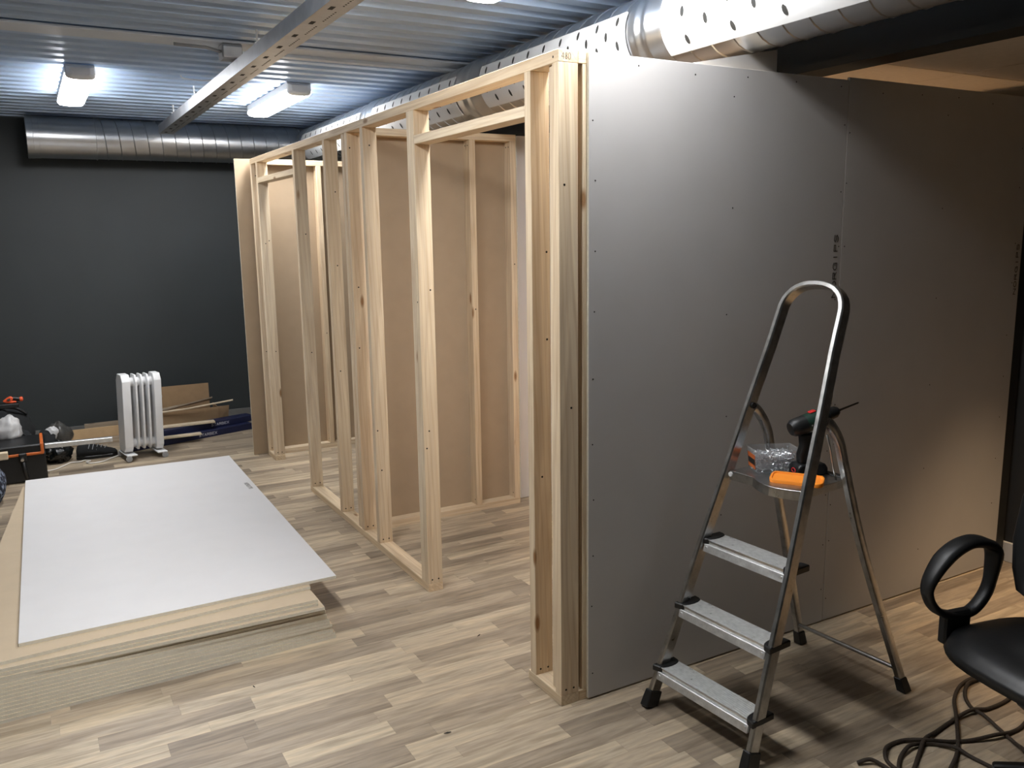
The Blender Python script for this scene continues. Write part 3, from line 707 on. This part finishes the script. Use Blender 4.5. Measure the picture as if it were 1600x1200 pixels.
# selector button on the very top of the housing
topdir = (mx.to_3x3().inverted() @ V((0, 0, 1))); ang = math.atan2(topdir.y, topdir.x)
MB().box(.029, .0345, -.010, .010, .078, .102, mx @ Matrix.Rotation(ang, 4, 'Z')).build('selector', M['red'], dr, bevel=.002)
side = ang+math.radians(95) if (mx.to_3x3() @ V((math.cos(ang+1.6), math.sin(ang+1.6), 0))).dot(CAM-dpt(0, 0, .15)) > 0 else ang-math.radians(95)
ms = mx @ Matrix.Rotation(side, 4, 'Z')
MB().box(.0306, .0316, -.0025, .0025, .062, .066, ms).add([], []).build('logo_dot', M['print'], dr)
mk = MB()
for k in range(7): mk.box(.0306, .0314, -.002, .002, .074+.0055*k, .0775+.0055*k, ms)
mk.build('name_print', M['ink'], dr)
MB().tube([dpt(-.0535, -.006+.011*math.cos(2*math.pi*k/14), .018+.007*math.sin(2*math.pi*k/14)) for k in range(14)], .0016, 6, True).build('battery_badge', M['red'], bt, True)

# ================================================================== OFFICE CHAIR
CO = V((.905, -1.150, 0)); CB = V((1.01, -1.245, 0)); ca = math.radians(-11)
CF = V((-math.cos(ca), -math.sin(ca), 0)); CL = V((-CF.y, CF.x, 0))     # forward (towards -X); CL: sitter's left
def ch(a, b, h): return CO+CF*a+CL*b+V((0, 0, h))                      # b negative = towards the panel
oc = thing('office_chair', 'black office chair with loop armrest at the lower right edge', 'office chair', CO)
rings = []
for (m_, h) in ((-.10, .392), (-.035, .396), (-.008, .412), (0, .432), (-.010, .455), (-.045, .474), (-.12, .482), (-.20, .478)):
    ring = []
    for k in range(40):
        th = 2*math.pi*k/40; c_, s_ = math.cos(th), math.sin(th)
        ra = ((.240 if c_ > 0 else .20)+m_)*abs(c_)**.62*(1 if c_ > 0 else -1); rb = (.258+m_)*abs(s_)**.62*(1 if s_ > 0 else -1)
        ring.append(ch(ra, rb, h-(.05*max(0, ra/.235-.45)**1.5 if h > .43 else 0)))
    rings.append(ring)
MB().sweep(rings).build('seat', M['leather'], oc, True)
box_ = lambda a0, a1, b0, b1, h0, h1: [ch(a, b, h) for h in (h0, h1) for b in (b0, b1) for a in (a0, a1)]
MB().hexa(box_(-.18, .17, -.19, .19, .376, .398)).build('seat_pan', M['black'], oc, bevel=.01)
for sg in (-1, 1):
    bo = sg*.264
    out = catmull([(.207, bo, .552), (.212, bo, .60), (.165, bo, .668), (.10, bo, .706), (.035, bo, .710), (-.028, bo, .680), (-.030, bo, .61), (-.012, bo, .54), (.04, bo, .490), (.11, bo, .486), (.17, bo, .508)], 5, True)
    rings = []; N = len(out); cen = V((.08, bo, .6))
    for i, p in enumerate(out):
        t_ = (out[(i+1) % N]-out[i-1]).normalized(); e1 = V((0, 1, 0)); e2 = t_.cross(e1).normalized()
        th_ = .011+.004*max(0, (p[2]-.60)/.1); hw = .021+.010*max(0, min(1, (p[2]-.58)/.09))
        rings.append([ch(*(p+e1*hw*a+e2*th_*b)) for a, b in ((-1, -.5), (-.6, -1), (.6, -1), (1, -.5), (1, .5), (.6, 1), (-.6, 1), (-1, .5))])
    ar = MB().sweep(rings, True).build('armrest', M['black'], oc, True)
    MB().sweep([[ch(.10+a, bo-sg*.0+b, h) for a, b in ((-.05, -.016), (.05, -.016), (.05, .016), (-.05, .016))] for h in (.40, .50)]+[]).build('arm_bracket', M['black'], ar, bevel=.006)
    MB().hexa(box_(.06, .14, min(bo, sg*.15), max(bo, sg*.15), .384, .402)).build('arm_bar', M['black'], ar, bevel=.004)
rings = []
for (h, hw, of) in ((.56, .13, .02), (.575, .19, .015), (.63, .222, .0), (.72, .232, -.005), (.85, .225, -.02), (.95, .195, -.04), (1.0, .14, -.055), (1.01, .08, -.06)):
    ring = []
    for k in range(28):
        th = 2*math.pi*k/28; ring.append(ch(-.105+of+.034*math.sin(th)-.02*math.cos(th)**2*(-2.2), hw*math.cos(th), h))
    rings.append(ring)
MB().sweep(rings).build('backrest', M['leather'], oc, True)
MB().tube([ch(-.05, 0, .375), ch(-.22, 0, .37), ch(-.265, 0, .42), ch(-.255, 0, .62), ch(-.21, 0, .75)], .022, 8).build('back_bar', M['black'], oc, True)
MB().sweep([[ch(a, b, h) for a, b in ((-.14, -.05), (e_, -.05), (e_, .05), (-.14, .05))] for h, e_ in ((.285, .06), (.32, .10), (.376, .115))]).build('mechanism_housing', M['black'], oc, bevel=.012)
MB().lathe([(.055, .33), (.055, .376), (.03, .376)], Matrix.Translation(CB), 16).build('mechanism', M['black'], oc, 'auto')
MB().lathe([(.032, .11), (.032, .24), (.016, .245), (.016, .34)], Matrix.Translation(CB), 16).build('gas_column', M['black'], oc, 'auto')
for k in range(5):
    a = 2*math.pi*k/5+math.radians(54); d_ = V((math.cos(a), math.sin(a), 0)); n_ = V((-d_.y, d_.x, 0))
    lg = MB().sweep([[CB+d_*r_+n_*x+V((0, 0, h)) for x, h in ((-w_, z0), (w_, z0), (w_*.6, z1), (-w_*.6, z1))] for r_, w_, z0, z1 in ((.01, .03, .075, .13), (.14, .026, .07, .11), (.27, .02, .06, .082))]).build('base_leg', M['black'], oc, bevel=.004)
    for sg in (-1, 1):
        mx = Matrix.Translation(CB+d_*.26+n_*sg*.012+V((0, 0, .0255))) @ n_.to_track_quat('Z', 'Y').to_matrix().to_4x4()
        MB().lathe([(.015, -.009), (.025, -.007), (.025, .007), (.015, .009)], mx, 16).build('caster', M['black'], lg, 'auto')

# ================================================================== CABLE ON THE FLOOR
def floorpt(px, py, z=.007):
    d = fw+RT*((px-800)/FPX)+UP*((600-py)/FPX); t_ = (z-CAM.z)/d.z; return CAM+d*t_
CX = lambda L: [(1340+x/3.158, 820+y/3.158) for x, y in L]
segs = [CX([(0, 1175), (60, 1170), (120, 1185), (170, 1215), (205, 1225), (203, 1190), (215, 1140), (260, 1100), (330, 1080), (400, 1085), (480, 1110), (560, 1145), (660, 1195), (760, 1250), (840, 1240), (850, 1170),
            (815, 1120), (780, 1080), (700, 1010), (620, 950), (560, 900), (530, 840), (545, 790), (600, 762), (700, 740), (780, 790), (750, 855), (650, 905), (560, 925), (470, 965), (390, 1020), (330, 1070), (300, 1140), (270, 1215), (220, 1235), (170, 1190), (140, 1155), (135, 1125), (160, 1085), (230, 1063), (330, 1073), (450, 1070), (560, 1063), (680, 1048), (760, 1022), (820, 985), (880, 900), (840, 820), (700, 770), (590, 762), (510, 790), (478, 860), (485, 950), (495, 1050), (490, 1130), (465, 1200), (430, 1260)])]
pts = [floorpt(x, y) for x, y in segs[0]]
for i, p in enumerate(pts): p.z = .007 + (.0085 if i % 3 == 1 else 0)
tag(MB().tube(catmull(pts, 8), .0065, 7).build('power_cable', M['rope'], None, True), 'dark sheathed cable lying in loose loops under the office chair', 'cable')

# ================================================================== BACK CORNER: RADIATOR AND PILE
ra = thing('oil_radiator', 'white oil filled radiator on wheels in front of the dark back wall', 'radiator', (-.85, 4.60, 0))
rx0, rx1, ry0, ry1 = -.985, -.705, 4.52, 4.67
RM = Matrix.Translation((-.85, 4.6, 0)) @ Matrix.Rotation(math.radians(9), 4, 'Z') @ Matrix.Rotation(math.radians(2.0), 4, 'Y') @ Matrix.Translation((.85, -4.6, 0))
def finplate(x0, x1, dy, z0, z1, name, mat, bev=.004):
    yc = (ry0+ry1)/2; pr = [(yc-dy, z0+.04), (yc-dy+.03, z0), (yc+dy-.03, z0), (yc+dy, z0+.04), (yc+dy, z1-.05), (yc+dy-.035, z1), (yc-dy+.035, z1), (yc-dy, z1-.05)]
    return MB().prism([RM @ V((x0, a, b)) for a, b in pr], RM.to_3x3() @ V((x1-x0, 0, 0))).build(name, mat, ra, 'auto', bevel=bev, seg=2)
for (x0, x1) in ((rx0, rx0+.060), (rx1-.052, rx1)):
    ec = finplate(x0, x1, .085, .062, .648, 'end_cover', M['lwhite'])
    for zc in (.135, .555):
        for k in range(8):
            MB().box(x0+.012, x1-.012, ry0+.0095-.0006+.0, ry0+.0105, zc-.035+.009*k, zc-.031+.009*k, RM).build('vent_slot', M['lgrey'], ec)
for k in range(3):
    xc = rx0+.060+.042+.0435*k
    finplate(xc-.007, xc+.007, .082, .075, .644, 'fin', M['lwhite'], .003)
for zc in (.12, .585):
    MB().tube([RM @ V((rx0+.05, 4.595, zc)), RM @ V((rx1-.045, 4.595, zc))], .034, 16).build('header_tube', M['lwhite'], ra, 'auto')
for xf in (rx0+.03, rx1-.03):
    ft = MB().box(xf-.03, xf+.045, ry0-.045, ry1+.045, .040, .052, RM).build('foot_bracket', M['lwhite'], ra, bevel=.004)
    for yy in (ry0-.04, ry1+.04):
        mx = Matrix.Translation(RM @ V((xf+(.025 if xf > -.85 else -.015), yy, .0235))) @ Matrix.Rotation(math.pi/2, 4, 'X')
        MB().lathe([(.008, -.012), (.0225, -.010), (.0225, .010), (.008, .012)], mx, 16).build('wheel', M['lgrey'], ft, 'auto')
MB().lathe([(.018, 0), (.018, .012), (.012, .016)], RM @ Matrix.Translation((rx1, 4.57, .46)) @ Matrix.Rotation(math.pi/2, 4, 'Y'), 16).build('thermostat_knob', M['lgrey'], ra, 'auto')
tag(MB().tube(catmull([(-1.52, 4.50, .006), (-1.44, 4.53, .006), (-1.38, 4.61, .006), (-1.33, 4.68, .006), (-1.27, 4.67, .006), (-1.235, 4.70, .006), (-1.20, 4.66, .006), (-1.23, 4.63, .006), (-1.20, 4.575, .006), (-1.12, 4.59, .006), (-1.06, 4.66, .006), (-1.0, 4.72, .006)], 6), .005, 6).build('extension_lead', M['cordw'], None, True), 'white power cord curling on the floor left of the radiator', 'cord')

# cardboard box, open, with the long flap standing against the wall
cb = thing('cardboard_box', 'open brown cardboard box behind the radiator', 'box', (-.4, 5.4, .003))
box('box_front', -.68, -.155, 5.235, 5.240, .004, .205, M['card'], cb); box('box_side', -.155, -.150, 5.235, 5.46, .004, .205, M['card'], cb); box('box_side', -.685, -.680, 5.235, 5.46, .004, .205, M['card'], cb)
box('box_bottom', -.68, -.155, 5.24, 5.46, .003, .008, M['card'], cb); box('box_back', -.72, -.178, 5.462, 5.468, .004, .385, M['card'], cb)
MB().hexa([V(p) for p in ((-.148, 5.245, .075), (-.06, 5.30, .075), (-.148, 5.252, .075), (-.06, 5.307, .075), (-.150, 5.245, .205), (-.045, 5.30, .195), (-.150, 5.252, .205), (-.045, 5.307, .195))]).build('box_flap', M['card'], cb)
tag(MB().hexa([V(p) for p in ((-.70, 5.28, .19), (-.17, 5.36, .265), (-.70, 5.40, .19), (-.19, 5.42, .235), (-.70, 5.28, .20), (-.17, 5.36, .277), (-.70, 5.40, .20), (-.19, 5.42, .247))]).build('laminate_offcut', LAM), 'grey laminate offcut sticking up out of the cardboard box', 'offcut')
tag(MB().tube([(-.66, 5.22, .208), (-.40, 5.20, .222), (-.035, 5.17, .262)], .008, 6).build('moulding_strip', M['offcut']), 'thin pale moulding strip lying across the cardboard box', 'strip')
def carton(p, q, wdt, z0, h, label, txt, o_):
    d = (V(q)-V(p)); d.z = 0; d.normalize(); n_ = V((-d.y, d.x, 0)); P_, Q_ = V(p), V(q)
    b = MB().hexa([P_+V((0, 0, z0)), Q_+V((0, 0, z0)), P_+n_*wdt+V((0, 0, z0)), Q_+n_*wdt+V((0, 0, z0)), P_+V((0, 0, z0+h)), Q_+V((0, 0, z0+h)), P_+n_*wdt+V((0, 0, z0+h)), Q_+n_*wdt+V((0, 0, z0+h))]).build('flat_carton', M['blue'], None, bevel=.003)
    tag(b, label, 'carton', 'dark blue flooring cartons by the back wall')
    lettering('carton_print', txt, P_+d*o_-n_*.0008+V((0, 0, z0+h*.34)), d, V((0, 0, 1)), h*.36, .0235, .004, M['print'], b)
carton((-.90, 4.80, 0), (.10, 5.11, 0), .20, 0, .055, 'lower dark blue carton with white lettering on the floor behind the radiator', 'STARBEX', .56)
carton((-.72, 4.93, 0), (.13, 5.19, 0), .12, .0555, .053, 'upper dark blue carton with white lettering under the cardboard box', 'STARBEX', .50)
tag(MB().box(-.70, -.22, 5.02, 5.10, .112, .124, Matrix.Translation((0, 0, 0))).build('laminate_offcut', M['offcut']), 'pale laminate offcut on the upper blue carton', 'offcut')
tag(MB().box(-.66, -.36, 4.86, 4.93, .0565, .0685).build('laminate_offcut', M['offcut']), 'short pale laminate offcut on the lower blue carton edge', 'offcut')
tag(box('plywood_strip', -1.35, -.75, 5.50, 5.52, .0, .085, M['cardl'], None, .002), 'tan cardboard strip leaning at the foot of the back wall left of the radiator', 'strip')
tag(box('laminate_offcut', -1.18, -.62, 5.56, 5.575, .0, .115, LAM, None, .001), 'grey laminate plank on edge behind the tan strip', 'offcut')
tag(box('laminate_offcut', -1.36, -.74, 5.24, 5.36, .0, .012, LAM, None, .001), 'flat grey laminate offcut on the floor before the tan strip', 'offcut')
tag(box('laminate_offcut', -.04, .12, 5.45, 5.56, .0, .012, LAM, None, .001), 'small grey laminate offcut beside the end cross wall', 'offcut')

def heap(name, c, rx, ry, rz, mat, label, cat, seed, amp=.3, freq=2.0, parent=None, group=None):
    mb = MB(); nu, nv = 36, 18; vs = []; fs = []
    for j in range(nv+1):
        ph = math.pi*j/nv - math.pi/2
        for i in range(nu):
            th = 2*math.pi*i/nu; d = V((math.cos(ph)*math.cos(th), math.cos(ph)*math.sin(th), math.sin(ph)))
            nz_ = noise.fractal(d*freq+V((seed*3.1, seed*1.7, seed)), 1.0, 2.1, 4)
            rdg = abs(noise.noise(d*freq*2.3+V((seed, 0, seed*2))))*.5
            s_ = 1+amp*nz_-amp*.6*rdg
            q = V((d.x*rx*s_, d.y*ry*s_, d.z*rz*s_)); vs.append(V((c[0]+q.x, c[1]+q.y, max(c[3] if len(c) > 3 else .002, c[2]+q.z))))
    for j in range(nv):
        for i in range(nu): fs.append((j*nu+i, j*nu+(i+1) % nu, (j+1)*nu+(i+1) % nu, (j+1)*nu+i))
    o = mb.add(vs, fs).build(name, mat, parent, True)
    if parent is None: tag(o, label, cat, group)
    return o
bp = thing('backpack', 'bulging black cloth bag in the left corner pile', 'bag', (-1.68, 4.98, 0))
heap('bag_body', (-1.735, 5.0, .20), .195, .19, .215, M['cloth'], '', '', 3, .16, 1.4, bp)
heap('bag_pocket', (-1.68, 4.84, .15), .15, .09, .12, M['cloth'], '', '', 9, .12, 1.5, bp)
MB().tube(catmull([(-1.78, 4.86, .36), (-1.70, 4.80, .33), (-1.60, 4.79, .22), (-1.55, 4.79, .12), (-1.53, 4.80, .03)], 5), .006, 6).build('piping', M['black'], bp, True)
MB().tube(catmull([(-1.80, 4.95, .40), (-1.72, 4.92, .43), (-1.64, 4.93, .41), (-1.58, 4.94, .36)], 5), .012, 6).build('strap', M['black'], bp, True)
heap('jacket', (-1.475, 4.95, .085), .080, .10, .13, M['cloth'], 'black jacket slumped beside the black bag and white power cord', 'jacket', 5, .3, 2.0)
heap('plastic_bag', (-1.385, 5.20, .115), .085, .10, .115, M['bagg'], 'grey translucent plastic bag standing behind the black jacket', 'plastic bag', 8, .28, 1.7)
heap('plastic_bag', (-1.43, 5.09, .165), .045, .028, .05, M['bagw'], 'white plastic bag crumpled between the grey bag and black jacket', 'plastic bag', 11, .25, 1.8)
heap('plastic_bag', (-1.70, 4.60, .315, .262), .085, .06, .10, M['bagw'], 'crumpled white carrier bag on the orange trimmed toolbox', 'plastic bag', 14, .28, 1.5)
heap('cloth_bundle', (-1.83, 4.50, .315, .262), .045, .05, .06, M['maroon'], 'maroon cloth at the left edge next to the white carrier bag', 'cloth', 15, .3, 2.0)
heap('bin_bag', (-1.41, 4.79, .07), .095, .10, .085, M['bagb'], 'black plastic bin bag under the aluminium bar', 'bin bag', 21, .35, 2.6)
sh = thing('work_shoe', 'black work shoe with grey laces beside the radiator', 'shoe', (-1.13, 4.78, 0))
rings = []
for k, (x, hw, h0) in enumerate(((-1.285, .02, .07), (-1.275, .035, .105), (-1.24, .042, .118), (-1.19, .044, .112), (-1.14, .046, .098), (-1.09, .050, .078), (-1.045, .048, .064), (-1.015, .034, .052), (-1.002, .012, .035))):
    rings.append([V((x, 4.78+hw*math.cos(2*math.pi*i/14), .022+(h0-.022)*max(0, math.sin(2*math.pi*i/14))**.8 if math.sin(2*math.pi*i/14) > 0 else .022)) for i in range(14)])
MB().sweep(rings).build('upper', M['cloth'], sh, True)
MB().prism([V((x, 4.78+s_*hw, .001)) for s_, L_ in ((-1, ((-1.288, .03), (-1.22, .047), (-1.12, .050), (-1.04, .054), (-1.002, .02))), (1, ((-1.002, .02), (-1.04, .054), (-1.12, .050), (-1.22, .047), (-1.288, .03)))) for x, hw in L_], (0, 0, .024)).build('sole', M['black'], sh, bevel=.004)
for k in range(5):
    x = -1.19+.026*k; h = .112-.009*k
    MB().tube(catmull([(x-.012, 4.742, h-.03), (x, 4.765, h+.002), (x+.010, 4.79, h+.004), (x+.014, 4.81, h-.012)], 4), .003, 5).build('lace', M['lgrey'], sh, True)
# toolbox with orange trim
tx = thing('toolbox', 'black toolbox with orange edge trim at the left edge', 'toolbox', (-1.70, 4.40, 0))
box('box_body', -1.92, -1.488, 4.27, 4.62, .004, .195, M['black'], tx, .008)
box('box_lid', -1.92, -1.492, 4.268, 4.62, .1955, .262, M['black'], tx, .008)
MB().prism([(-1.900, 4.262, .190), (-1.500, 4.262, .190), (-1.496, 4.262, .200), (-1.496, 4.262, .266), (-1.516, 4.262, .266), (-1.516, 4.262, .208), (-1.900, 4.262, .208)], (0, .010, 0)).build('orange_trim', M['dorange'], tx, bevel=.003)
box('trim_top', -1.516, -1.496, 4.262, 4.62, .2622, .268, M['dorange'], tx, .002)
lt = box('latch', -1.650, -1.602, 4.245, 4.268, .150, .212, M['lgrey'], tx, .006); lt.data.materials[0] = M['black']
MB().tube([(-1.630, 4.247, .176), (-1.630, 4.222, .172)], .011, 10).build('latch_bolt', M['alu'], lt, 'auto')
MB().tube([(-1.628, 4.25, .15), (-1.622, 4.258, .09), (-1.612, 4.258, .03)], .012, 8).build('latch_strap', M['black'], lt, True)
tag(MB().box(-1.490, -1.053, 4.385, 4.425, .198, .232, Matrix.Translation((-1.49, 4.4, .2)) @ Matrix.Rotation(math.radians(1.0), 4, 'Y') @ Matrix.Translation((1.49, -4.4, -.2))).build('aluminium_bar', M['alut'], None, bevel=.003), 'straight silver aluminium bar resting from the toolbox towards the radiator', 'bar')
tag(box('timber_offcut', -2.05, -1.700, 3.88, 3.93, .264, .309, WX, None, .002), 'short pale timber offcut on the navy speckled bag', 'offcut')
heap('speckled_bag', (-1.815, 3.84, .12), .088, .15, .145, M['navy'], 'navy speckled cloth bag at the left edge by the board stack', 'bag', 31, .12, 1.6)
# orange clamp on top of the backpack
cl = thing('bar_clamp', 'orange and black quick clamp on top of the black bag', 'clamp', (-1.66, 4.70, .44))
def cp(x, z_, y_=4.72): return V((x, y_, z_))
MB().prism([cp(-1.722, .505), cp(-1.700, .492), cp(-1.665, .487), cp(-1.632, .492), cp(-1.640, .503), cp(-1.662, .503), cp(-1.652, .515), cp(-1.655, .530), cp(-1.672, .537), cp(-1.692, .528)], (0, .035, 0)).build('clamp_body', M['rorange'], cl, bevel=.005)
MB().tube([cp(-1.690, .512, 4.716), cp(-1.672, .520, 4.716)], .008, 8).build('trigger_hole', M['hole'], cl)
MB().tube([cp(-1.655, .520, 4.737), cp(-1.612, .512, 4.737)], .015, 12).build('handle', M['black'], cl, 'auto')
MB().lathe([(.004, -.002), (.016, .002), (.018, .010), (.016, .020), (.004, .024)], Matrix.Translation(cp(-1.615, .511, 4.737)) @ Matrix.Rotation(math.pi/2, 4, 'Y'), 16).build('end_knob', M['rorange'], cl, 'auto')
MB().box(-1.86, -1.62, 4.70, 4.78, .455, .487).build('clamp_bar', M['black'], cl, bevel=.006)
MB().box(-1.80, -1.76, 4.71, 4.77, .30, .456).build('clamp_jaw', M['black'], cl, bevel=.006)
# blue film by the right skirting
tag(MB().prism([(XR-.014, -.075, .102), (XR-.014, -.30, .102), (XR-.014, -.30, .005), (XR-.014, -.14, .005)], (-.002, 0, 0)).build('protective_film', M['bluet']), 'blue protective film stuck to the white skirting beyond the chair', 'film')

# splinters on the laminate
for (px_, py_, L_, a_, lab) in ((748, 993, .022, .5, 'dark wood splinter on the floor between the two doorway studs'), (397, 1073, .016, 1.9, 'tiny dark wood splinter on the floor before the board stack'), (699, 1145, .026, -.2, 'curled wood shaving on the floor near the bottom edge')):
    c_ = floorpt(px_, py_, .002); d_ = V((math.cos(a_), math.sin(a_), 0))*L_/2; n_ = V((-d_.y, d_.x, 0))*.28
    tag(MB().sweep([[c_-d_+n_*.1, c_-d_-n_*.1, c_-d_+V((0, 0, .001))], [c_+n_, c_-n_, c_+V((0, 0, .004))], [c_+d_+n_*.1, c_+d_-n_*.1, c_+d_+V((0, 0, .002))]]).build('wood_splinter', M['ink']), lab, 'splinter')
